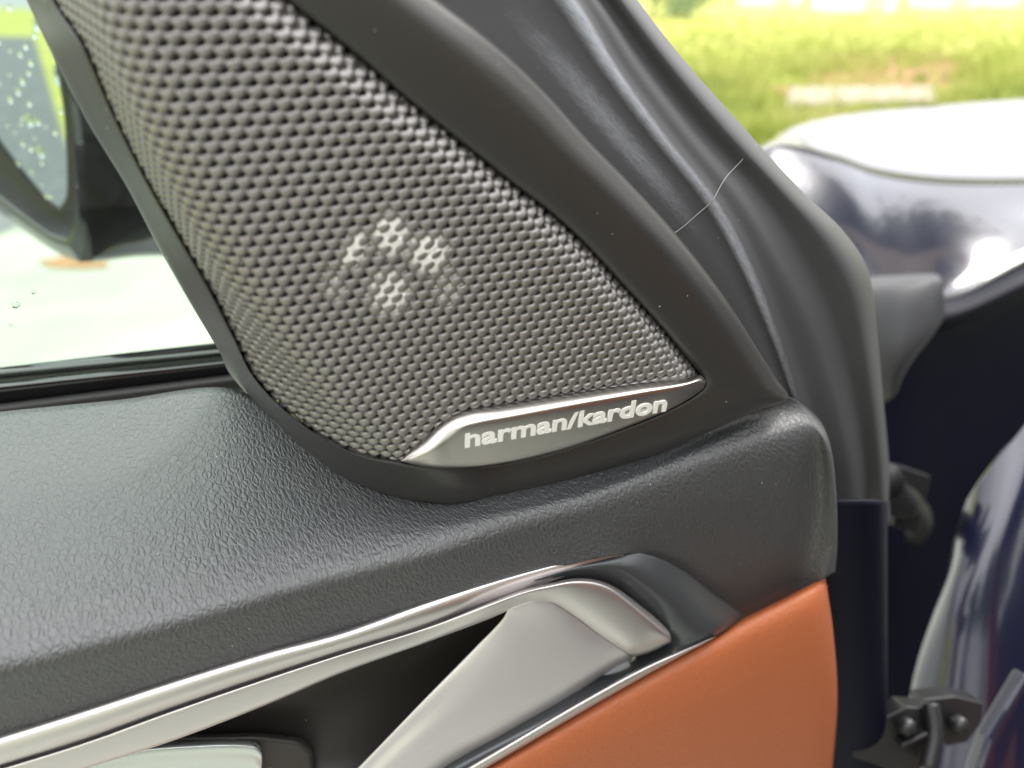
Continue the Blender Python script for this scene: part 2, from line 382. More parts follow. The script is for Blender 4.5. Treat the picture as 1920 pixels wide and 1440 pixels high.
# embossed scales: every cell is a little tilted dome, the highest dome wins; what no dome covers is a hole
EA, EB, EP = .66 * A, .415 * A, math.radians(30)
def scales(u, v):
    z = np.full(u.shape, -1.0); j0 = np.round(v / B_)
    for dj in (-1, 0, 1):
        j = j0 + dj; o = .5 * (j % 2); i0 = np.round(u / A - o)
        for di in (-1, 0, 1):
            x = u - (i0 + di + o) * A; y = v - j * B_
            p = x * math.cos(EP) + y * math.sin(EP); q = -x * math.sin(EP) + y * math.cos(EP)
            r = (p / EA) ** 2 + (q / EB) ** 2
            zz = np.where(r < 1, (.34 * np.sqrt(np.clip(1 - r ** 1.6, 0, 1)) - .34) + (x * .12 - y * .20) / A, -1.0)
            z = np.maximum(z, zz)
    hole = np.zeros(u.shape, bool)
    for dj in (-1, 0, 1):
        j = j0 + dj; o = .5 * (j % 2); i0 = np.round(u / A - o)
        for di in (-1, 0, 1):
            x = u - (i0 + di + o + .47) * A; y = v - (j - .47) * B_
            p = x * math.cos(.6) + y * math.sin(.6); q = -x * math.sin(.6) + y * math.cos(.6)
            g = np.sqrt((p / (.16 * A)) ** 2 + (q / (.105 * A)) ** 2)
            z = z - .30 * np.clip(1.8 - g, 0, 1) ** 2 * (z > -.9); hole |= g < 1.0
    return np.where(hole, -1.0, z)
def cells(idx, rings, cap):
    """twelve-sided caps on the lattice, pushed z pitches along the sheet's normal"""
    ang = np.arange(12) * math.pi / 6; nr = len(rings); uvs = []; zs = []
    for rad, z in rings:
        uvs.append(LAT[idx][:, None, :] + (np.stack([np.cos(ang), np.sin(ang)], 1) * rad * A)[None]); zs.append(np.full((len(idx), 12), z * A))
    P = gmap(np.stack(uvs, 1).reshape(-1, 2)) + np.repeat(nrm[idx], nr * 12, 0) * np.stack(zs, 1).reshape(-1)[:, None]
    return P, [tuple(c * nr * 12 + (nr - 1) * 12 + k for k in range(12)) for c in range(len(idx))]
ku, kv = LAT[keep][:, 0], LAT[keep][:, 1]
fu = np.arange(ku.min() - A, ku.max() + A, A / 10); fv = np.arange(kv.min() - A, kv.max() + A, B_ / 8)
G, Gn = geval(fu, fv); gxp, gyp, gzp = pix(G)
vis = (gzp > .05) & (gyp > -430) & (gyp < 960) & (gxp > -140) & (gxp < 1400)
sel = np.where(vis.ravel())[0]; inn = np.zeros(vis.size, bool); dd_ = np.full(vis.size, 99.0); rim_ = np.full(vis.size, 99.0)
fx, fy = gxp.ravel()[sel], gyp.ravel()[sel]
inn[sel] = inpoly(fx, fy, IN_); dd_[sel] = dpoly(fx, fy, IN_); rim_[sel] = dpoly(fx, fy, IN_[22:])
inn = inn.reshape(vis.shape); dd_ = dd_.reshape(vis.shape); rim_ = rim_.reshape(vis.shape)
FU, FV = np.meshgrid(fu, fv, indexing='ij'); Z = scales(FU, FV)
holeV = (Z < -.5); Zc = np.maximum(Z, -.55)
out_ = ~inn; push = np.where(out_, np.where((gxp > 700) & (gyp > 690), np.minimum(dd_ * .0008, .006), dd_ * .0003), 0)
GP_ = G + Gn * (Zc * A - push)[..., None]
use = vis & (inn | (dd_ < 22))
f_ok = use[:-1, :-1] & use[1:, :-1] & use[1:, 1:] & use[:-1, 1:]
hol = (holeV[:-1, :-1].astype(int) + holeV[1:, :-1] + holeV[1:, 1:] + holeV[:-1, 1:]) >= 3
f_ok &= ~(hol & inn[:-1, :-1] & (rim_[:-1, :-1] > 9))
nid = -np.ones(use.shape, int); fi, fj = np.where(f_ok)
touch = np.zeros(use.shape, bool)
for a_, b_ in ((0, 0), (1, 0), (1, 1), (0, 1)): touch[fi + a_, fj + b_] = True
nid[touch] = np.arange(touch.sum())
Fg = np.stack([nid[fi, fj], nid[fi + 1, fj], nid[fi + 1, fj + 1], nid[fi, fj + 1]], 1)
gr = mesh('speaker_grille', GP_[touch], Fg.tolist(), M['grille'], door)
kb = np.where(keep)[0]; P3, F3 = cells(kb, [(.62, -1.4)], True)
fl = np.repeat(((ctr[kb] - TP.p) @ TP.n > -.006), 12); P3[fl] = P3[fl] + (TP.n * -.004)
P3 += (P3 - np.repeat(ctr[kb], 12, 0)) * .25
mesh('speaker_backing', P3, F3, M['behind_mesh'], door, False)
rows = [[TP.at(x + 18 - 5*t, y - 14 + 3*t, -.0085 - .001 * t) for t in (0, 4, 14, 40)] for x, y in IN_[22:]]
grid('speaker_backing', surf(rows, 60, 8), M['behind_mesh'], door, thick=0)
tw = empty('behind_mesh', W(735, 500, .165), door); tw.location = Vector(W(735, 500, .165)) - door.location  # group of pale pieces shaped as the light spots seen on the mesh
def light_petal(cx, cy, rx, ry, rot, z=-.10):
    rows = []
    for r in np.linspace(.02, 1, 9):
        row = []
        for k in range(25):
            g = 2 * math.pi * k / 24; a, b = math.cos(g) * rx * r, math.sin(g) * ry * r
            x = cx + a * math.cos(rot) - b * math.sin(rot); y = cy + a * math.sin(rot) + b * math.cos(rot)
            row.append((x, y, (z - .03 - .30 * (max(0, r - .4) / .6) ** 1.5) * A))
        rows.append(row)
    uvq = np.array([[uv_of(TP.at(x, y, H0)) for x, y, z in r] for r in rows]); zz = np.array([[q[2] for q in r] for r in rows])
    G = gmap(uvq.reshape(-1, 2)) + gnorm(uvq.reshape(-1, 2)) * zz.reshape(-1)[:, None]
    o = grid('light_petal', G.reshape(9, 25, 3), M['light_petal'], None, thick=.0006); return o
def child_of_empty(o, e):
    o.parent = e; o.matrix_parent_inverse = Matrix.Translation(-wloc(e)); return o
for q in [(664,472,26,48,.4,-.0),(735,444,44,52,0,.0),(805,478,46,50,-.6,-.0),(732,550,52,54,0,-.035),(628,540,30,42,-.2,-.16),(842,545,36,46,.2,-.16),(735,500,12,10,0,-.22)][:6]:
    child_of_empty(light_petal(*q), tw)

# --- moulded surround round the mesh
rows = []
for k, (a, b) in enumerate(zip(IN_, OUT_)):
    a = np.array(a, float); b = np.array(b, float)
    k -= 2; gi = gdepth(*a)
    if k <= 8: di, do = gi - .0012, gi + .010; 
    elif k <= 13: di, do = gi - .0012, dL(*b) - .0015
    else: di, do = dT(*a, .0006), dT(*b, -.0022)
    if k == 8: do = dL(*b) - .0015
    if k == 7: do = gi + .018
    if 9 <= k <= 13: do = max(do, di)
    def q(f, d): return W(*(a + (b - a) * f), d)
    left = k <= 12
    m1 = .92 if left else .88
    lift = 0 if left else -.0016
    if k >= 14:
        rows.append([W(*(a + (b - a) * f), dT(*(a + (b - a) * f), h)) for f, h in ((-.12,-.011),(-.03,-.006),(0,-.0006),(.035,.0002),(.3,.001),(.58,.0013),(.74,.0010),(.87,-.0002),(1,-.0028),(1,-.010),(1,-.026))]); continue
    rows.append([q(-.30, di + .012), q(-.06, di + .005), q(.0, di + .0006), q(.035, di - .0001), q(.3, di + (do-di)*.22 + lift*.6), q(.62, di + (do-di)*.55 + lift), q(m1, di + (do-di)*.86 + lift*.55), q(.97, di + (do-di)*.96 + lift*.1), q(1.0, do + .0012), q(1.0, do + .006), q(1.0, do + .022)])
grid('speaker_surround', surf(rows, 260, 46), M['surround'], door, thick=0)

# --- badge
bt = [[(752,865)]*4, [(765,850),(771,860),(773,868),(775,871)], [(792,826),(806,846),(809,862),(812,876)], [(822,800),(840,821),(846,850),(850,877)], [(849,781),(866,801),(880,840),(888,875)], [(882,770),(900,791),(915,835),(925,871)], [(942,761),(955,781),(968,825),(980,861)], [(1055,742),(1062,761),(1068,805),(1075,836)], [(1205,719),(1210,735),(1205,768),(1200,790)], [(1280,710),(1283,722),(1270,748),(1262,764)], [(1314,705),(1314,713),(1305,730),(1300,742)], [(1323,716),(1322,719),(1321,722),(1320,727)]]
rows = []
for k, r in enumerate(bt):
    e = min(1, k / 2.0, (len(bt) - 1 - k) / 1.5); hr = .0032 + .0030 * e
    t, g, l, b = [np.array(q, float) for q in r]
    rows.append([W(*t, dT(*t, -.003)), W(*t, dT(*t, .0030)), W(*(t*.12+g*.88), dT(*(t*.12+g*.88), hr - .0002)), W(*(g*.94+l*.06), dT(*g, hr)), W(*l, dT(*l, hr - .0003)), W(*(l*.15+b*.85), dT(*b, hr - .0008)), W(*b, dT(*b, hr - .0018)), W(*b, dT(*b, -.003))])
badge = grid('badge', surf(rows, 120, 40), M['badge'], door, thick=0)
fc = bpy.data.curves.new('lettering', 'FONT'); fc.body = 'harman/kardon'; fc.size = 1; fc.extrude = .02; fc.offset = .024; fc.bevel_depth = .006; fc.bevel_resolution = 1; fc.resolution_u = 4
fo = bpy.data.objects.new('lettering_curve', fc); COL.objects.link(fo); bpy.context.view_layer.update()
fm = bpy.data.meshes.new_from_object(fo.evaluated_get(bpy.context.evaluated_depsgraph_get())); bpy.data.objects.remove(fo)
tv = np.array([v.co for v in fm.vertices]); x0, x1 = tv[:, 0].min(), tv[:, 0].max(); ah = tv[:, 1].max(); 
HB = .0061
p0, p1 = TP.at(871, 838, HB), TP.at(1248, 769, HB); ex = p1 - p0; wid = np.linalg.norm(ex); ex /= wid
ey = np.cross(TP.n, ex); ey *= np.sign(ey @ ZU)
hgt = np.linalg.norm(TP.at(872, 805, HB) - p0)
for v, c in zip(fm.vertices, tv):
    v.co = Vector(p0 + ex * (c[0] - x0) / (x1 - x0) * wid + ey * (c[1] / ah * hgt + .06 * 0) + TP.n * (c[2] * .012))
link('lettering', fm, M['letter'], badge, False)

# --- padded ledge
Lc = [[(-900,893),(-900,1130),(-900,1370),(-900,1452),(-900,1498),(-900,1550),(-900,1610)],
 [(-260,800),(-260,1000),(-260,1230),(-260,1310),(-260,1352),(-260,1400),(-260,1462)],
 [(0,772),(0,980),(0,1180),(0,1255),(0,1297),(0,1342),(0,1387)],
 [(220,750),(200,930),(200,1130),(200,1205),(200,1250),(200,1288),(205,1322)],
 [(430,728),(400,900),(400,1085),(400,1150),(400,1192),(400,1226),(405,1258)],
 [(560,800),(580,920),(600,1030),(600,1092),(600,1135),(600,1168),(605,1199)],
 [(720,880),(770,960),(800,1003),(800,1042),(800,1080),(800,1108),(805,1134)],
 [(900,900),(930,950),(950,968),(960,992),(965,1030),(975,1056),(985,1080)],
 [(1060,880),(1080,915),(1095,932),(1105,953),(1115,985),(1130,1012),(1150,1042)],
 [(1200,835),(1215,868),(1225,885),(1235,905),(1250,950),(1240,1000),(1222,1043)],
 [(1330,780),(1345,808),(1355,826),(1370,850),(1385,920),(1360,1020),(1330,1113)],
 [(1420,748),(1430,772),(1442,789),(1462,815),(1480,900),(1450,1040),(1395,1164)],
 [(1478,744),(1492,758),(1506,774),(1524,802),(1537,900),(1527,1010),(1480,1122)],
 [(1503,757),(1523,776),(1537,796),(1551,832),(1561,920),(1561,1020),(1556,1078)]]
def vdrop(p, d, q):
    y0 = (p[1]-720)/F*d; yb = (q[1]-720)/F; c, s_ = math.cos(PITCH), math.sin(PITCH)
    return d + s_ * (yb*d - y0) / (c - s_*yb)
RND = .0028; rows = []; LB = []
for k, r in enumerate(Lc):
    ds = [dL(*r[0]), dL(*r[1]), dL(*r[2]), dL(*r[3]) + RND]
    rd = dL(*r[3]) + RND
    for j, e in ((4, -.0002), (5, .0004), (6, .0014)): ds.append(vdrop(r[3], rd, r[j]) + e)
    if k == 13: ds = [d + .006 for d in ds]
    if k == 12: ds = [d + .0012 for d in ds]
    rows.append([W(*q, d) for q, d in zip(r, ds)]); LB.append((r[6], ds[6]))
rows.append([W(q[0] + 3, q[1], d + .03) for q, d in zip(Lc[13], ds)])
grid('door_ledge', surf(rows, 220, 90), M['ledge'], door, thick=.0008)
def dB(x):
    """depth of the ledge's lower edge at pixel column x"""
    return float(np.interp(x, [p[0][0] for p in LB], [p[1] for p in LB]))

# --- bright aluminium strip with its groove, under the ledge
xs = [-900, -250, -100, 0, 160, 320, 500, 640, 798, 948, 1057, 1169]
ytop = np.interp(xs, [-900,-250,0,160,320,500,640,798,948,1057,1169], [1608,1460,1385,1335,1282,1226,1188,1134,1088,1059,1035]) - 3
ygr = np.interp(xs, [-900,-250,0,160,320,500,640,807,948,1015,1057,1169], [1690,1515,1438,1388,1330,1268,1222,1170,1122,1098,1078,1045])
ybt = np.interp(xs, [-900,-250,100,220,350,480,640,807,946,1057,1169], [1850,1600,1458,1425,1380,1330,1262,1202,1146,1105,1060])
rows = []; LOWB = []
for x, a, g, b in zip(xs, ytop, ygr, ybt):
    d = dB(x); w = g - a; e = min(1, (1169 - x) / 500 + .1)
    f = lambda y, o: W(x, y, vdrop((x, a), d, (x, y)) - o * e)
    rows.append([f(a - 2, -.006), f(a, .0018), f(a + w*.22, .0036), f(a + w*.55, .0046), f(a + w*.84, .0036), f(g - 1, .0008), f(g + 3, -.0004), f(g + 5, -.006)])
    if x < 850: LOWB.append([f(b, -.006), f(b - 1, .0010), f(b - 4, .0024), f((g + b)/2, .0031), f(g + 6, .0026), f(g + 3, .0004), f(g + 3, -.006)])
grid('accent_strip', surf(rows, 120, 60), M['strip'], door, thick=0)

# --- recessed cup and the lever in it
def ffun(x, y, h=0): return float(dF(x, y, h))
print('dF vs dB', [(x, round(ffun(x, y), 4), round(dB(x), 4)) for x, y in ((0,1387),(405,1258),(805,1134),(1150,1042))])
rows = []
for x, y0, y1 in ((-900,1640,2100),(-260,1420,1800),(100,1400,1680),(350,1330,1640),(600,1230,1560),(800,1160,1520),(940,1115,1440),(1010,1110,1330),(1080,1120,1250)):
    rows.append([W(x, y0 + (y1-y0)*t, ffun(x, y0 + (y1-y0)*t, -.012 - .010*math.sin(math.pi*min(1, t*1.3)))) for t in (0, .15, .35, .6, .8, 1)])
grid('handle_cup', surf(rows, 60, 40), M['cup'], door)
pk = [(150,1420),(330,1385),(480,1383),(560,1392),(585,1412),(590,1470),(560,1530),(100,1530)]
prism('lever_pocket', pk, 0, .004, M['cup'], door, .0012, lambda x, y: ffun(x, y, -.013))
rows = []
for x, y0, y1 in ((60,1440,1560),(160,1418,1560),(260,1396,1550),(360,1388,1540),(440,1386,1530),(478,1390,1515),(490,1400,1495)):
    rows.append([W(x, y0, ffun(x, y0, -.014)), W(x, y0 + 3, ffun(x, y0, -.0105)), W(x, y0 + 12, ffun(x, y0, -.0085)), W(x, y0 + 45, ffun(x, y0 + 45, -.009)), W(x, y1, ffun(x, y1, -.012))])
grid('window_lever', surf(rows, 50, 30), M['switch'], door)

# --- pull handle
hd = empty('pull_handle', (0, 0, 0), door); hd.location = Vector(W(1050, 1240, dF(1050, 1240))) - door.location
body = [[(953,1143,.002),(998,1128,.003),(1032,1130,.003),(1077,1157,.003),(1119,1188,.003),(1170,1221,.003),(1178,1228,.001),(1186,1236,-.006)],
 [(944,1160,.001),(985,1160,.0022),(1030,1170,.003),(1072,1188,.0034),(1108,1208,.0034),(1136,1234,.003),(1146,1243,.001),(1156,1250,-.006)],
 [(890,1217,.000),(930,1222,.002),(975,1235,.003),(1008,1250,.0034),(1034,1268,.0034),(1057,1284,.003),(1067,1293,.001),(1079,1302,-.006)],
 [(807,1301,.000),(835,1310,.0015),(865,1322,.0028),(890,1335,.0033),(912,1347,.0033),(932,1356,.003),(943,1366,.001),(956,1376,-.006)],
 [(723,1388,.000),(740,1395,.001),(757,1403,.0023),(774,1412,.003),(790,1420,.003),(807,1428,.003),(818,1438,.001),(832,1448,-.006)],
 [(600,1515,.000),(617,1522,.001),(634,1530,.002),(650,1538,.0025),(666,1545,.0025),(682,1552,.0025),(693,1560,.001),(706,1570,-.006)]]
body = [[(r[0][0]-1, r[0][1], r[0][2]-.007), (r[0][0]-1, r[0][1]-1, r[0][2]-.0012)] + r for r in body]
child_of_empty(grid('grip', surf(pd(body, ffun), 70, 50), M['handle'], None, thick=.0012), hd)
plat = [[(910,1163,.0005),(912,1155,.0050),(914,1143,.0062),(913,1136,.0060),(912,1132,.003),(912,1131,-.004)],
 [(953,1145,.001),(962,1135,.0035),(972,1122,.006),(974,1114,.0062),(975,1108,.003),(975,1106,-.004)],
 [(998,1129,.002),(1004,1119,.0055),(1014,1107,.0065),(1019,1101,.0062),(1021,1097,.003),(1021,1095,-.004)],
 [(1032,1131,.0022),(1042,1117,.006),(1062,1099,.0068),(1078,1090,.0062),(1080,1086,.003),(1081,1083,-.004)],
 [(1077,1158,.0022),(1092,1141,.006),(1118,1112,.0068),(1130,1098,.0062),(1133,1094,.003),(1135,1091,-.004)],
 [(1119,1189,.0022),(1138,1173,.006),(1174,1142,.0068),(1198,1144,.0062),(1203,1140,.003),(1206,1137,-.004)],
 [(1166,1220,.0024),(1182,1210,.006),(1215,1190,.0068),(1246,1188,.0062),(1252,1185,.003),(1255,1183,-.004)],
 [(1172,1224,.0018),(1192,1217,.0045),(1222,1205,.005),(1250,1197,.005),(1256,1196,.002),(1259,1196,-.004)],
 [(1177,1230,-.002),(1200,1226,.001),(1226,1217,.001),(1248,1206,.001),(1256,1204,-.001),(1259,1204,-.004)],
 [(1180,1233,-.008),(1203,1229,-.008),(1228,1220,-.008),(1248,1210,-.008),(1254,1206,-.008),(1258,1204,-.008)]]
plat = [[(r[0][0], r[0][1], r[0][2] - .006)] + r for r in plat]
child_of_empty(grid('handle_platform', surf(LOWB + pd(plat, ffun), 170, 44), M['strip'], None, thick=0), hd)
bz = [[(948,1090,-.002),(954,1098,.001),(958,1106,-.0015),(965,1122,-.0045)],
 [(985,1079,-.001),(992,1090,.002),(1000,1099,-.0005),(1010,1115,-.0045)],
 [(1080,1053,-.001),(1082,1065,.0016),(1085,1074,.0008),(1085,1095,-.0045)],
 [(1169,1034,-.002),(1163,1062,.0016),(1156,1080,.0006),(1148,1108,-.0045)],
 [(1222,1041,-.003),(1205,1083,.0016),(1190,1104,.0006),(1172,1128,-.0045)],
 [(1282,1071,-.004),(1252,1118,.0016),(1232,1139,.0006),(1208,1162,-.0045)],
 [(1333,1110,-.005),(1296,1156,.0016),(1262,1175,.0010),(1236,1188,-.0045)],
 [(1392,1163,-.006),(1322,1190,.002),(1276,1200,.0006),(1246,1202,-.0045)],
 [(1342,1194,-.006),(1292,1217,.001),(1262,1224,.0000),(1232,1212,-.008)],
 [(1232,1254,-.005),(1220,1252,.000),(1202,1254,-.0005),(1165,1236,-.010)],
 [(1102,1328,-.004),(1090,1327,.000),(1072,1327,-.0005),(1030,1292,-.010)],
 [(962,1410,-.004),(948,1407,.000),(929,1401,-.0005),(885,1372,-.010)],
 [(822,1492,-.004),(806,1489,.000),(785,1482,-.0005),(740,1450,-.010)],
 [(680,1575,-.004),(664,1571,.000),(645,1563,-.0005),(600,1532,-.010)]]
grid('handle_bezel', surf(pd(bz, ffun), 140, 30), M['bezel'], door)

lt = []
for r in bz[8:]:
    o_, i_ = np.array(r[0][:2], float), np.array(r[3][:2], float); t_ = (i_ - o_) / np.linalg.norm(i_ - o_)
    wv = 6 if r is bz[8] else 22
    lt.append([(*(o_ + t_ * wv * f), h) for f, h in ((-.05, -.006), (.0, .0002), (.15, .0022), (.5, .0028), (.85, .0022), (1.0, .0008), (1.05, -.005))])
grid('lower_trim', surf(pd(lt, ffun), 60, 24), M['strip'], door, thick=0)

# --- orange leather door card
top = [(100,1900),(700,1562),(822,1489),(962,1407),(1102,1325),(1232,1251),(1342,1191),(1392,1162),(1470,1123),(1522,1096),(1545,1085),(1547,1091)]
bot = [(100,2000),(700,1700),(820,1700),(960,1700),(1100,1700),(1230,1690),(1340,1680),(1395,1670),(1470,1660),(1520,1650),(1545,1640),(1552,1635)]
rows = []
for k, (t, b) in enumerate(zip(top, bot)):
    e = (0, 0, 0, 0, 0, 0, 0, 0, -.0004, -.0012, -.004, -.012)[k]
    xr = lambda f: t[0] + (b[0]-t[0])*f + (21 if k > 8 else 6 if k > 7 else 0) * math.sin(math.pi * min(1, f*1.25))
    yr = lambda f: t[1] + (b[1]-t[1])*f
    rows.append([W(xr(f), yr(f), ffun(xr(f), yr(f), h + e)) for f, h in ((0, -.010), (0, -.005), (.02, -.0015), (.06, .001), (.18, .0035), (.4, .004), (.7, .002), (1, 0))])
grid('door_card', surf(rows, 70, 60), M['orange'], door, thick=.003)

# --- door seal along the frame
A0 = [(480,-360),(690,-140),(800,-12),(955,122),(1086,262),(1200,395),(1290,500),(1370,620),(1425,720),(1470,800),(1500,900),(1510,985)]
SC = [(715,-420),(930,-170),(1072,0),(1150,130),(1246,265),(1340,385),(1400,500),(1448,620),(1482,720),(1505,800),(1530,900),(1545,988)]
V1 = [(730,-425),(945,-175),(1092,0),(1172,130),(1270,262),(1362,380),(1425,492),(1474,612),(1508,710),(1532,795),(1556,895),(1568,988)]
R2 = [(752,-430),(965,-180),(1108,-5),(1190,122),(1286,250),(1384,372),(1450,482),(1512,602),(1548,700),(1575,790),(1594,890),(1600,987)]
V2 = [(775,-440),(985,-190),(1122,-12),(1212,112),(1312,238),(1425,360),(1502,468),(1565,590),(1596,690),(1616,785),(1628,885),(1630,985)]
R3 = [(1010,-200),(1148,-16),(1245,104),(1352,228),(1468,345),(1545,450),(1603,575),(1628,680),(1640,780),(1648,880),(1650,980)]
S3 = [(1045,-215),(1190,-4),(1232,60),(1340,188),(1436,285),(1503,362),(1582,440),(1622,512),(1640,620),(1656,760),(1662,850)]
# silhouette resampled to the other curves' stations
S3 = [(835,-480),(1040,-215),(1188,-6),(1272,104),(1388,236),(1500,358),(1578,436),(1624,512),(1643,640),(1655,760),(1664,860),(1668,972)]
R3 = [((a[0]*.45+b[0]*.55), (a[1]*.45+b[1]*.55)) for a, b in zip(V2, S3)]
SEALH = (-.012, -.0135, -.0150, -.0143, -.0166, -.0180, -.0236, -.0222, -.034, -.075)
rows = []
for a, s_, v1, r2, v2, r3, s3 in zip(A0, SC, V1, R2, V2, R3, S3):
    m1 = (a[0]*.55+s_[0]*.45, a[1]*.55+s_[1]*.45); m2 = (a[0]*.15+s_[0]*.85, a[1]*.15+s_[1]*.85)
    pts = [a, m1, m2, s_, v1, r2, v2, r3, s3, (s3[0]-2, s3[1]+2)]
    rows.append([W(*p, dT(*p, h)) for p, h in zip(pts, SEALH)])
rows.append([W(*p, dT(*p, h - .012)) for p, h in zip(pts, SEALH)])
SG = surf(rows, 170, 110)
seal = grid('weatherstrip', SG, M['rubber'], door, thick=.002)
at = seal.data.attributes.new('scuff', 'FLOAT', 'POINT'); vv = np.linspace(0, 9, 110); uu = (np.linspace(0, 11, 170) - 1) / 10
sc = np.exp(-((vv - 2.8) / .55) ** 2)[None] * (.55 + .75 * np.exp(-((uu - .12) / .22) ** 2) + .35 * np.exp(-((uu - .45) / .12) ** 2))[:, None] + .52 * (np.exp(-((vv - 1.15) / .5) ** 2)[None] * np.exp(-((uu - .25) / .16) ** 2)[:, None])
at.data.foreach_set('value', np.clip(sc + .12, 0, 1.4).astype(np.float32).ravel())
# thread-like joint across the seal
sx_, sy_, _z = pix(SG.reshape(-1, 3)); path = []
for x, y in cspline(np.array([(1264,437),(1300,405),(1334,376),(1347,352),(1362,328),(1390,300),(1417,268)]), 30):
    path.append(SG.reshape(-1, 3)[np.argmin((sx_ - x) ** 2 + (sy_ - y) ** 2)])
path = np.array(path); path[1:-1] = (path[:-2] + path[1:-1] + path[2:]) / 3
for _k in range(3): path[1:-1] = (path[:-2] + path[1:-1] + path[2:]) / 3
jn = mat('pale joint', (.20, .195, .19), .5)
path += TP.n * .0004
tube('seal_joint', np.array(path), .00013, jn, seal, 6, 120)

# --- painted door edge under the seal
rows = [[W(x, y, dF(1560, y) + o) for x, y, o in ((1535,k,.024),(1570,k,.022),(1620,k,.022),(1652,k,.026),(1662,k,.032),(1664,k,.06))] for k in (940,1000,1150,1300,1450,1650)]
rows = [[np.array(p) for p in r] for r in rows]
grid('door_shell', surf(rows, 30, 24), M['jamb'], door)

# --- window: black sill strips and the pane
GP = Plane(W(200, 672, .262), DX, ZU * math.cos(tilt) - DO * math.sin(tilt))
def strip(name, y_l, m, hs, dx=(-900, 780)):
    """profile rows between pixel lines; y_l = list of (y at x=0, y at x=430)"""
    rows = []
    for x in np.linspace(dx[0], dx[1], 12):
        rows.append([W(x, a + (b - a) * x / 430, GP.depth(x, a + (b - a) * x / 430, h)) for (a, b), h in zip(y_l, hs)])
    return grid(name, surf(rows, 30, 24), m, door, thick=0)
strip('outer_sill', [(688,640),(690,648),(700,658),(716,672),(722,678),(726,684)], M['gloss'], (-.014,-.010,-.006,-.006,-.010,-.012))
strip('window_sill', [(716,670),(719,674),(726,680),(742,692),(756,702),(762,708),(766,712)], M['gloss'], (-.004,.002,.0045,.004,.0035,.0015,-.003))
strip('sill_lip', [(756,700),(759,705),(766,712),(774,722),(779,732),(786,742)], M['rubber_dull'], (.001,.0055,.0075,.0080,.0075,.002))
rows = [[GP.at(x, y, -.005) for y in (-420, 100, 500, 760)] for x in (-1000, 0, 300, 620)]
win = grid('window_glass', surf(rows, 4, 4), M['glass'], door, thick=0)
def drop_mesh():
    bm = bmesh.new(); bmesh.ops.create_uvsphere(bm, u_segments=12, v_segments=8, radius=1)
    me = bpy.data.meshes.new('water_drop'); bm.to_mesh(me); bm.free(); me.materials.append(M['drop'])
    me.polygons.foreach_set('use_smooth', [True] * len(me.polygons)); return me
DROP = drop_mesh()
def drop(P, n, r, stretch, parent, flat=.45):
    o = bpy.data.objects.new('water_drop', DROP); COL.objects.link(o)
    n = Vector(n).normalized(); dn = Vector((0, 0, -1)); y = (dn - n * dn.dot(n)).normalized(); x = y.cross(n)
    m = Matrix((x * r, y * r * stretch, n * r * flat)).transposed().to_4x4(); m.translation = Vector(P)
    o.parent = parent; o.matrix_basis = m; return o
for x, y, r in ((30,572,.0014),(63,548,.0008),(20,610,.0006)): drop(GP.at(x, y, -.0055), -GP.n, r, 1.1, win)

# --- side mirror beyond the window
mir = empty('side_mirror', (0, 0, 0), door); MB = W(120, 400, .46); mir.location = Vector(MB) - door.location
# mirror plane: contains the vertical and a mostly outward line; faces back along the car
yawm = math.radians(38); MA = DO * math.cos(yawm) - DX * math.sin(yawm)
MV = ZU * math.cos(math.radians(2)) + DX * math.sin(math.radians(2))
MP = Plane(MB, MA, MV)
print('mirror depths', [round(MP.depth(x, y), 3) for x, y in ((124,380),(100,100),(0,264),(-150,100),(0,0))])
gl = [(111,391),(84,369),(32,306),(0,264),(-50,190),(-95,80),(-120,-60),(-100,-190),(-20,-260),(60,-250),(88,-180),(97,-60),(101,60),(112,150),(121,211),(127,317),(125,369)]
rim = [(127,450),(95,439),(42,402),(0,369),(-80,290),(-150,140),(-180,-60),(-150,-250),(-40,-340),(70,-330),(98,-220),(103,-60),(107,80),(124,160),(137,237),(146,343),(142,420)]
hs_ = [(150,492),(105,472),(45,432),(0,398),(-90,318),(-170,160),(-205,-60),(-170,-280),(-50,-380),(80,-370),(110,-230),(114,-60),(120,80),(138,155),(152,235),(160,345),(162,440)]
def closed(P): return list(P) + [P[0]]
def mpts(poly, h, n=96): return cspline(np.array([MP.at(x, y, h) for x, y in closed(poly)]), n)
G = np.stack([mpts(gl, -.004) * (1 - t) + mpts(gl, -.004).mean(0) * t for t in (0, .35, .7, 1)], 1)
mg = child_of_empty(grid('mirror_glass', G, M['mirror'], None, thick=0), mir)
g0, g1, g2 = mpts(gl, -.004), mpts(rim, .0), mpts(hs_, -.006)
G = np.stack([mpts(gl, -.012), g0 + MP.n * .0005, g0*.85 + g1*.15, g0*.25 + g1*.75 - MP.n * .004, g1*.97+g0*.03], 1)
M['bezel_black'] = mat('black mirror bezel', (.004, .004, .005), .3, spec=.2)
child_of_empty(grid('mirror_bezel', G, M['bezel_black'], None, thick=0), mir)
G = np.stack([g1*.97+g0*.03, g1 + MP.n * .001, g1*.6+g2*.4 + MP.n * .001, g2], 1)
child_of_empty(grid('mirror_rim', G, M['chrome'], None, thick=0), mir)
ce = g2.mean(0); back = -MP.n
G = np.stack([g2, ce + (g2-ce)*1.03 + back*.02, ce + (g2-ce)*1.03 + back*.06, ce + (g2-ce)*.92 + back*.11, ce + (g2-ce)*.6 + back*.15, ce + back*.165 + (g2-ce)*.02], 1)
G = np.stack([cspline(r, 30) for r in G], 0)
child_of_empty(grid('mirror_housing', G, M['gloss'], None, thick=0), mir)
rd = random.Random(5)
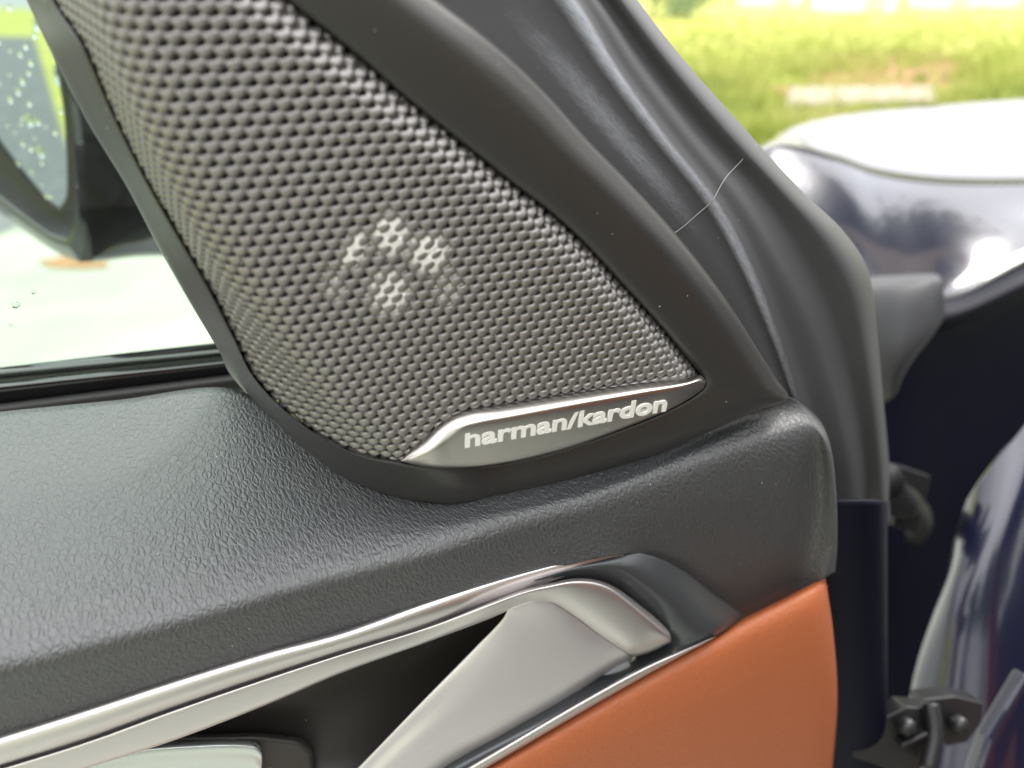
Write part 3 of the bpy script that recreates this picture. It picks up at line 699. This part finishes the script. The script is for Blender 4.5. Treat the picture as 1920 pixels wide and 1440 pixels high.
for k in range(58):
    x, y = rd.uniform(-5, 122), rd.uniform(-5, 385)
    if not inpoly(np.array([x]), np.array([y]), gl)[0]: continue
    r = .0011 * rd.choice((.5, .6, .8, 1, 1, 1.5, 2.0))
    drop(MP.at(x, y, -.0035) - np.array(MB), MP.n, r, rd.uniform(1.1, 2.2), mir)
for x, y, r in ((130,462,.003),(158,494,.004),(182,486,.0035),(232,482,.0045),(205,500,.003),(255,470,.0035),(90,452,.0025)):
    drop(MP.at(min(x, 165), min(y, 478), -.01 - max(0, x-150)*.0006) - np.array(MB), MP.n, r, 1.2, mir, .8)
# arm joining mirror and door
rows = [[W(x, y, d) for x, y, d in r] for r in ([(120,300,.50),(150,440,.49),(170,490,.49),(210,470,.52)], [(250,300,.47),(250,420,.45),(255,478,.45),(280,455,.49)], [(400,330,.42),(380,420,.38),(385,478,.38),(400,455,.42)], [(560,360,.34),(540,430,.31),(545,480,.31),(560,470,.35)])]
child_of_empty(grid('mirror_arm', surf(rows, 30, 24), M['gloss'], None, thick=.004), mir)

# ------------------------------------------------------------------ the car the door hangs on
car = empty('car', W(1800, 700, 1.0) * np.array([1, 1, 0]))
tag(car, 'dark blue car front with glossy bonnet, fender, cabin and hinge beside the open door', 'car')
FD = 0.95
hood = [[(1380,300,.95),(1445,262,1.02),(1500,234,1.15),(1600,213,1.3),(1750,199,1.45),(1920,186,1.6),(2150,175,1.8)],
 [(1390,305,.92),(1450,266,.96),(1530,262,1.02),(1620,262,1.1),(1760,262,1.2),(1920,260,1.3),(2150,258,1.4)],
 [(1400,310,.90),(1460,272,.92),(1560,290,.94),(1640,318,.98),(1750,335,1.02),(1920,338,1.08),(2150,330,1.15)]]
grid('hood', surf([[W(*p) for p in r] for r in hood], 30, 80), M['paint'], car)
fend = [[(1400,312,.905),(1460,274,.925),(1560,293,.945),(1640,321,.985),(1750,338,1.025),(1920,341,1.085),(2150,333,1.155)],
 [(1420,345,.88),(1480,330,.895),(1575,340,.915),(1650,362,.95),(1750,380,.985),(1920,385,1.035),(2150,380,1.1)],
 [(1450,400,.85),(1520,405,.865),(1600,420,.885),(1670,440,.91),(1760,455,.94),(1920,425,.98),(2150,380,1.03)],
 [(1500,480,.83),(1560,500,.845),(1620,520,.86),(1690,535,.88),(1780,535,.91),(1920,468,.94),(2150,370,.98)],
 [(1560,600,.825),(1590,590,.835),(1640,575,.85),(1700,560,.87),(1790,550,.90),(1920,486,.93),(2150,375,.97)]]
grid('fender', surf([[W(*p) for p in r] for r in fend], 40, 70), M['paint'], car)
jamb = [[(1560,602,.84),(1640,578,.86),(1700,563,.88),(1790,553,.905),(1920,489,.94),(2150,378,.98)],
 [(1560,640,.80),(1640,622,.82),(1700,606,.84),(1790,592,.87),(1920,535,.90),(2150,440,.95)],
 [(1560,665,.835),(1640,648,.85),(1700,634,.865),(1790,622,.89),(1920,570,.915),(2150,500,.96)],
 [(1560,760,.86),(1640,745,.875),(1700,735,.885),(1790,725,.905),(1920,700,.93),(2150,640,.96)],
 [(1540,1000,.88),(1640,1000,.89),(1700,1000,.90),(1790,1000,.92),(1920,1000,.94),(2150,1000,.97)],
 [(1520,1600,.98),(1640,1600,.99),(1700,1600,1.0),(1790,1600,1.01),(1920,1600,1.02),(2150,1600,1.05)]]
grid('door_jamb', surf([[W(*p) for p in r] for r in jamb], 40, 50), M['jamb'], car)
cap = [[(1600,520,.56),(1660,517,.55),(1725,514,.54),(1755,514,.54)], [(1605,535,.52),(1665,530,.51),(1730,522,.50),(1762,520,.50)], [(1625,545,.50),(1685,540,.49),(1738,530,.49),(1768,528,.495)],
 [(1630,620,.495),(1690,610,.485),(1742,596,.486),(1770,560,.495)], [(1632,690,.50),(1686,680,.488),(1738,640,.49),(1768,600,.50)], [(1650,760,.52),(1680,740,.505),(1690,690,.51),(1700,640,.52)]]
grid('fender_cap', surf([[W(*p) for p in r] for r in cap], 40, 30), M['plastic_grey'], car, thick=.004)
inner = [[(2150,560,.50),(2150,800,.485),(2150,1100,.48),(2150,1400,.478),(2150,1650,.478)],
 [(1990,720,.475),(2000,900,.462),(2000,1100,.458),(1990,1400,.456),(1980,1650,.456)],
 [(1925,795,.462),(1930,920,.448),(1920,1100,.443),(1900,1300,.441),(1880,1600,.441)],
 [(1865,862,.462),(1865,960,.448),(1850,1100,.441),(1835,1305,.440),(1800,1600,.440)],
 [(1810,945,.472),(1805,1020,.458),(1790,1120,.449),(1770,1300,.448),(1730,1600,.448)],
 [(1782,1045,.492),(1775,1080,.482),(1750,1150,.474),(1712,1290,.472),(1690,1600,.470)],
 [(1784,1050,.515),(1780,1085,.506),(1756,1155,.498),(1718,1292,.496),(1695,1600,.490)]]
grid('fender_end', surf([[W(*p) for p in r] for r in inner], 60, 60), M['paint'], car, thick=.003)
hg = empty('door_hinge', (0, 0, 0), car); hg.location = Vector(W(1720, 1380, .34)) - car.location
child_of_empty(prism('hinge_leaf', [(1640,1355),(1700,1325),(1755,1330),(1762,1372),(1750,1425),(1700,1460),(1660,1440),(1600,1420),(1596,1396)], .335, .012, M['steel'], None, .0007), hg)
child_of_empty(prism('hinge_leaf', [(1730,1312),(1790,1305),(1846,1318),(1842,1352),(1815,1392),(1775,1400),(1742,1360)], .345, .012, M['steel'], None, .0009), hg)
child_of_empty(tube('hinge_pin', np.array([W(1744,1318,.333), W(1752,1372,.33), W(1740,1440,.327)]), .0035, M['steel'], None, 14), hg)
child_of_empty(tube('hinge_bolt', np.array([W(1700,1362,.338), W(1700,1362,.326)]), [.0045, .004], M['steel'], None, 6), hg)
child_of_empty(tube('hinge_bolt', np.array([W(1798,1358,.348), W(1798,1358,.335)]), [.0045, .004], M['steel'], None, 6), hg)
child_of_empty(prism('hinge_rib', [(1690,1395),(1742,1372),(1746,1380),(1694,1406)], .329, .01, M['steel'], None, .001), hg)
prism('edge_flange', [(1925,1262),(1935,1275),(1870,1400),(1835,1500),(1815,1500),(1852,1385)], .375, .01, M['paint'], car, .003)
check = mat('black coated bracket', (.004, .004, .005), .5, spec=.2)
prism('door_check', [(1690,872),(1748,893),(1742,915),(1722,1002),(1672,985)], .47, .03, check, car, .0018)
tube('wiring_boot', np.array([W(1655,900,.36), W(1672,930,.42), W(1700,945,.48), W(1722,975,.60), W(1715,1010,.86)]), [.009, .010, .010, .010, .009], check, car, 16)

# ------------------------------------------------------------------ beyond the car
def on_ground(x, y):
    r = ray(x, y); t = -CAM_H / r[2]; return CAM + r * t
def gnd_blob(name, cx, cy, rx, ry, z, m):
    pts = [on_ground(cx + rx*math.cos(2*math.pi*k/28)*random.uniform(.75, 1.2), cy + ry*math.sin(2*math.pi*k/28)*random.uniform(.75, 1.2))[:2] for k in range(28)]
    return sheet(name, pts, z, m)
gnd_blob('soil_patch', 1670, 138, 190, 40, .008, M['soil'])
gnd_blob('soil_patch', 1370, 172, 130, 18, .012, M['soil'])
gnd_blob('soil_patch', 140, 496, 62, 13, .010, M['soil'])
slab = mat('weathered concrete', (.24, .21, .155), .9)
a, b, c_, d_ = on_ground(1470, 214), on_ground(1755, 205), on_ground(1745, 178), on_ground(1480, 180)
bm = bmesh.new(); lo = [bm.verts.new((*p[:2], .0)) for p in (a, b, c_, d_)]; hi = [bm.verts.new((*p[:2], .10)) for p in (a, b, c_, d_)]
bm.faces.new(lo[::-1]); bm.faces.new(hi)
for i in range(4): bm.faces.new((lo[i], lo[(i+1) % 4], hi[(i+1) % 4], hi[i]))
so = bm_obj('stone_slab', bm, slab, None, False, .03); tag(so, 'low pale concrete slab lying in the grass beyond the bonnet', 'slab')
# grass blades in view
gm = mat('grass blades', (.20, .32, .03), .6, spec=.3); oi = N(gm, 'ShaderNodeTexCoord'); gn = N(gm, 'ShaderNodeTexNoise'); gn.inputs['Scale'].default_value = .8; gn.inputs['Detail'].default_value = 6
L(gm, oi.outputs['Object'], gn.inputs['Vector']); L(gm, ramp(gm, gn.outputs['Fac'], [(.3, (.19, .25, .045)), (.5, (.33, .37, .08)), (.68, (.45, .42, .17))]), bsdf(gm).inputs['Base Color'])
V = []; Fc = []
def tuft(x, y, s):
    for k in range(5):
        g = random.uniform(0, 6.28); l = s * random.uniform(.5, 1.2); ox, oy = random.uniform(-.05, .05), random.uniform(-.05, .05); w = .006 + s * .03
        b = len(V); V.extend([(x+ox-w*math.sin(g), y+oy+w*math.cos(g), 0), (x+ox+w*math.sin(g), y+oy-w*math.cos(g), 0), (x+ox+l*.35*math.cos(g), y+oy+l*.35*math.sin(g), l)]); Fc.append((b, b+1, b+2))
for k in range(16000):
    x, y = random.uniform(1180, 1960), 30 + 250 * random.random() ** 1.0
    p = on_ground(x, y)
    if inpoly(np.array([x]), np.array([y]), [(1440,150),(1800,120),(1760,225),(1440,225)])[0] and random.random() < .8: continue
    tuft(p[0], p[1], random.choice((.06, .1, .14, .2)) * min(1, 6 / math.hypot(*p[:2]) + .35))
for k in range(6000):
    x, y = (random.uniform(-22, 3), random.uniform(-22, -6.2)) if k % 2 else (random.uniform(-14, -2.8), random.uniform(-6, .2)); tuft(x, y, .10)
go = mesh('grass', V, Fc, gm, None, False); go['kind'] = 'stuff'
# trees, shrubs, parked cars at the far side
leaf = mat('leaves', (.07, .13, .02), .6); ln = N(leaf, 'ShaderNodeTexNoise'); ln.inputs['Scale'].default_value = 1.6; L(leaf, coords(leaf, 'Object'), ln.inputs['Vector'])
L(leaf, ramp(leaf, ln.outputs['Fac'], [(.35, (.04, .085, .012)), (.65, (.12, .19, .03))]), bsdf(leaf).inputs['Base Color'])
bark = fine('bark', (.16, .13, .10), .85, .01, 30)
def crown(name, parent, c, rx, rz, n, s, seed):
    r = random.Random(seed); V = []; Fc = []
    cl = [(r.gauss(0, .45), r.gauss(0, .45), r.gauss(0, .4)) for _ in range(16)]
    for k in range(n):
        q = r.choice(cl); x, y, z = c[0] + rx*(q[0] + r.gauss(0, .2)), c[1] + rx*(q[1] + r.gauss(0, .2)), max(.05, c[2] + rz*(q[2] + r.gauss(0, .2)))
        b = len(V); u = Vector((r.gauss(0, 1), r.gauss(0, 1), r.gauss(0, 1))).normalized() * s; v = u.orthogonal().normalized() * s * .6
        for e, f in ((-1, 0), (0, -1), (1, 0), (0, 1)): V.append((x + u.x*e + v.x*f, y + u.y*e + v.y*f, z + u.z*e + v.z*f))
        Fc.append((b, b+1, b+2, b+3))
    return child_of_empty(mesh(name, V, Fc, leaf, None, False), parent)
def tree(x, y, h, r, label, group, seed, shrub=False):
    e = empty('shrub' if shrub else 'leafy_tree', (x, y, 0)); tag(e, label, 'shrub' if shrub else 'tree', group)
    rr = random.Random(seed)
    child_of_empty(tube('trunk', np.array([(x, y, -.05), (x + rr.uniform(-.1, .1), y, h*.35), (x + rr.uniform(-.3, .3), y + rr.uniform(-.3, .3), h*.75)]), [h*.028, h*.022, h*.008], bark, None, 9), e)
    if not shrub:
        for k in range(6):
            g = rr.uniform(0, 6.28); z0 = h*rr.uniform(.3, .6)
            child_of_empty(tube('limb', np.array([(x, y, z0), (x + r*.4*math.cos(g), y + r*.4*math.sin(g), z0 + h*.12), (x + r*.8*math.cos(g), y + r*.8*math.sin(g), z0 + h*.22)]), [h*.012, h*.008, h*.003], bark, None, 6), e)
    crown('crown', e, (x, y, h*(.5 if shrub else .68)), r, h*(.45 if shrub else .30), 1500 if shrub else 3000, h*(.035 if shrub else .022), seed)
p = on_ground(1290, 34); tree(p[0], p[1], 1.6, 1.6, 'dark green shrub at the left end of the far lawn', None, 3, True)
p = on_ground(1225, 30); tree(p[0], p[1], 2.2, 1.5, 'tall rounded shrub beside the door frame on the far lawn', None, 4, True)
white = mat('white painted boards', (.78, .78, .76), .5); felt = mat('grey roofing felt', (.16, .15, .15), .8); wood = mat('pale door boards', (.55, .50, .42), .6)
def shed(x, y, w, label):
    e = empty('garden_shed', (x, y, 0)); tag(e, label, 'shed', 'white sheds beyond the lawn')
    def bx(name, c, sz, m):
        bm = bmesh.new(); bmesh.ops.create_cube(bm, size=1)
        for v in bm.verts: v.co = Vector((x + c[0] + v.co.x*sz[0], y + c[1] + v.co.y*sz[1], c[2] + v.co.z*sz[2]))
        return child_of_empty(bm_obj(name, bm, m, None, False, .01), e)
    n = int(w / .2)
    for k in range(n): bx('board', (-w/2 + (k + .5) * w / n, -.9, 1.0), (w / n - .012, .04, 2.0), white)
    bx('wall', (0, .02, 1.0), (w - .02, 1.78, 1.98), white); bx('door', (w * .18, -.935, .95), (.75, .03, 1.8), wood)
    bm = bmesh.new(); vs = [bm.verts.new((x + a * (w/2 + .12), y + b, z)) for b in (-1.05, 1.05) for a, z in ((-1, 2.0), (0, 2.55), (1, 2.0), (0, 2.47))]
    for f in ((0, 1, 2, 3), (7, 6, 5, 4), (0, 4, 5, 1), (1, 5, 6, 2), (3, 2, 6, 7), (0, 3, 7, 4)): bm.faces.new([vs[i] for i in f])
    child_of_empty(bm_obj('roof', bm, felt, None, False), e)
for px, dist_, w, lab in ((1440, 41, 2.4, 'white shed beyond the lawn, nearest the shrubs'), (1600, 34, 2.6, 'white shed standing closest on the far lawn'), (1765, 38, 2.0, 'narrow white shed right of the closest one'), (1885, 40, 2.2, 'white shed at the right edge of the far lawn')):
    r = ray(px, 5); shed(r[0] / r[1] * dist_, dist_, w, lab)

# unseen trees: row behind added to cut sky light, others seen as reflections
for i, (x, y, h, r, lab) in enumerate(((-3.5, -9, 7.5, 2.4, 'unseen leafy tree added behind the car, at the road side'), (1.5, -10, 8.5, 2.6, 'tallest of the unseen leafy trees added right behind the car'), (6.5, -9, 7.0, 2.4, 'unseen leafy tree added behind the car, on the cabin side'), (-13, -5, 6.5, 2.2, 'leafy tree on the grass to the left of the open door'), (-16, -12, 7.5, 2.3, 'tall leafy tree on the grass far behind and left of the car'), (6.2, 2.9, 7.6, 1.7, 'slim leafy tree close to the bonnet on the far side of the car'))):
    tree(x, y, h, r, lab, 'leafy trees around the parked car', 20 + i)

# ------------------------------------------------------------------ cabin of the same car, to the right of and behind the camera
def box_(name, c, sz, m, bev=.03):
    bm = bmesh.new(); bmesh.ops.create_cube(bm, size=1)
    for v in bm.verts: v.co = Vector((c[0] + v.co.x*sz[0], c[1] + v.co.y*sz[1], c[2] + v.co.z*sz[2]))
    return child_of_empty(bm_obj(name, bm, m, None, False, bev), car)
cloth = fine('dark cabin lining', (.05, .05, .05), .8)
roofg = [[(x, y, 1.62 - .10*((x-1.3)/.75)**2 - .12*max(0, (y+.2)/.5)**2 - .1*max(0, (-y-2.2)/.5)**2) for x in (.62, .75, 1.0, 1.3, 1.6, 1.85, 1.98)] for y in (.1, -.3, -1.0, -1.8, -2.6)]
grid('roof', surf(roofg, 24, 24), M['paint'], car, thick=.04, face=False)
box_('dashboard', (1.35, .55, .92), (1.3, .45, .30), cloth, .08)
box_('seat_cushion', (.98, -.55, .55), (.50, .52, .20), M['orange'], .07)
box_('seat_backrest', (.98, -.92, 1.0), (.48, .16, .75), M['orange'], .07)
box_('headrest', (.98, -.98, 1.46), (.26, .10, .18), M['orange'], .05)
box_('door_pillar', (.66, -1.15, .95), (.10, .16, 1.25), M['paint'], .03)
box_('door_sill', (.66, -.35, .33), (.14, 1.7, .16), M['paint'], .04)
box_('cabin_floor', (1.3, -1.0, .34), (1.2, 2.9, .06), cloth, .02)
box_('far_door', (2.0, -.8, .75), (.10, 2.6, .85), cloth, .04)
box_('rear_side', (.68, -2.1, .75), (.12, 1.7, .90), M['paint'], .05)

pole = empty('reflection_pole', (3.7, 1.75, 0)); tag(pole, 'unseen tan pole added beside the car for the beige streak in its fender', 'pole')  # pole added out of view to mirror a beige streak in the fender
tan_ = fine('tan pole colour', (.50, .40, .30), .8, .004, 40)
child_of_empty(tube('shaft', np.array([(3.7, 1.75, -.1), (3.7, 1.75, 3.5), (3.72, 1.75, 7.0)]), [.15, .14, .11], tan_, None, 18), pole)
child_of_empty(tube('crossarm', np.array([(2.9, 1.75, 6.5), (4.5, 1.75, 6.5)]), .05, tan_, None, 8), pole)
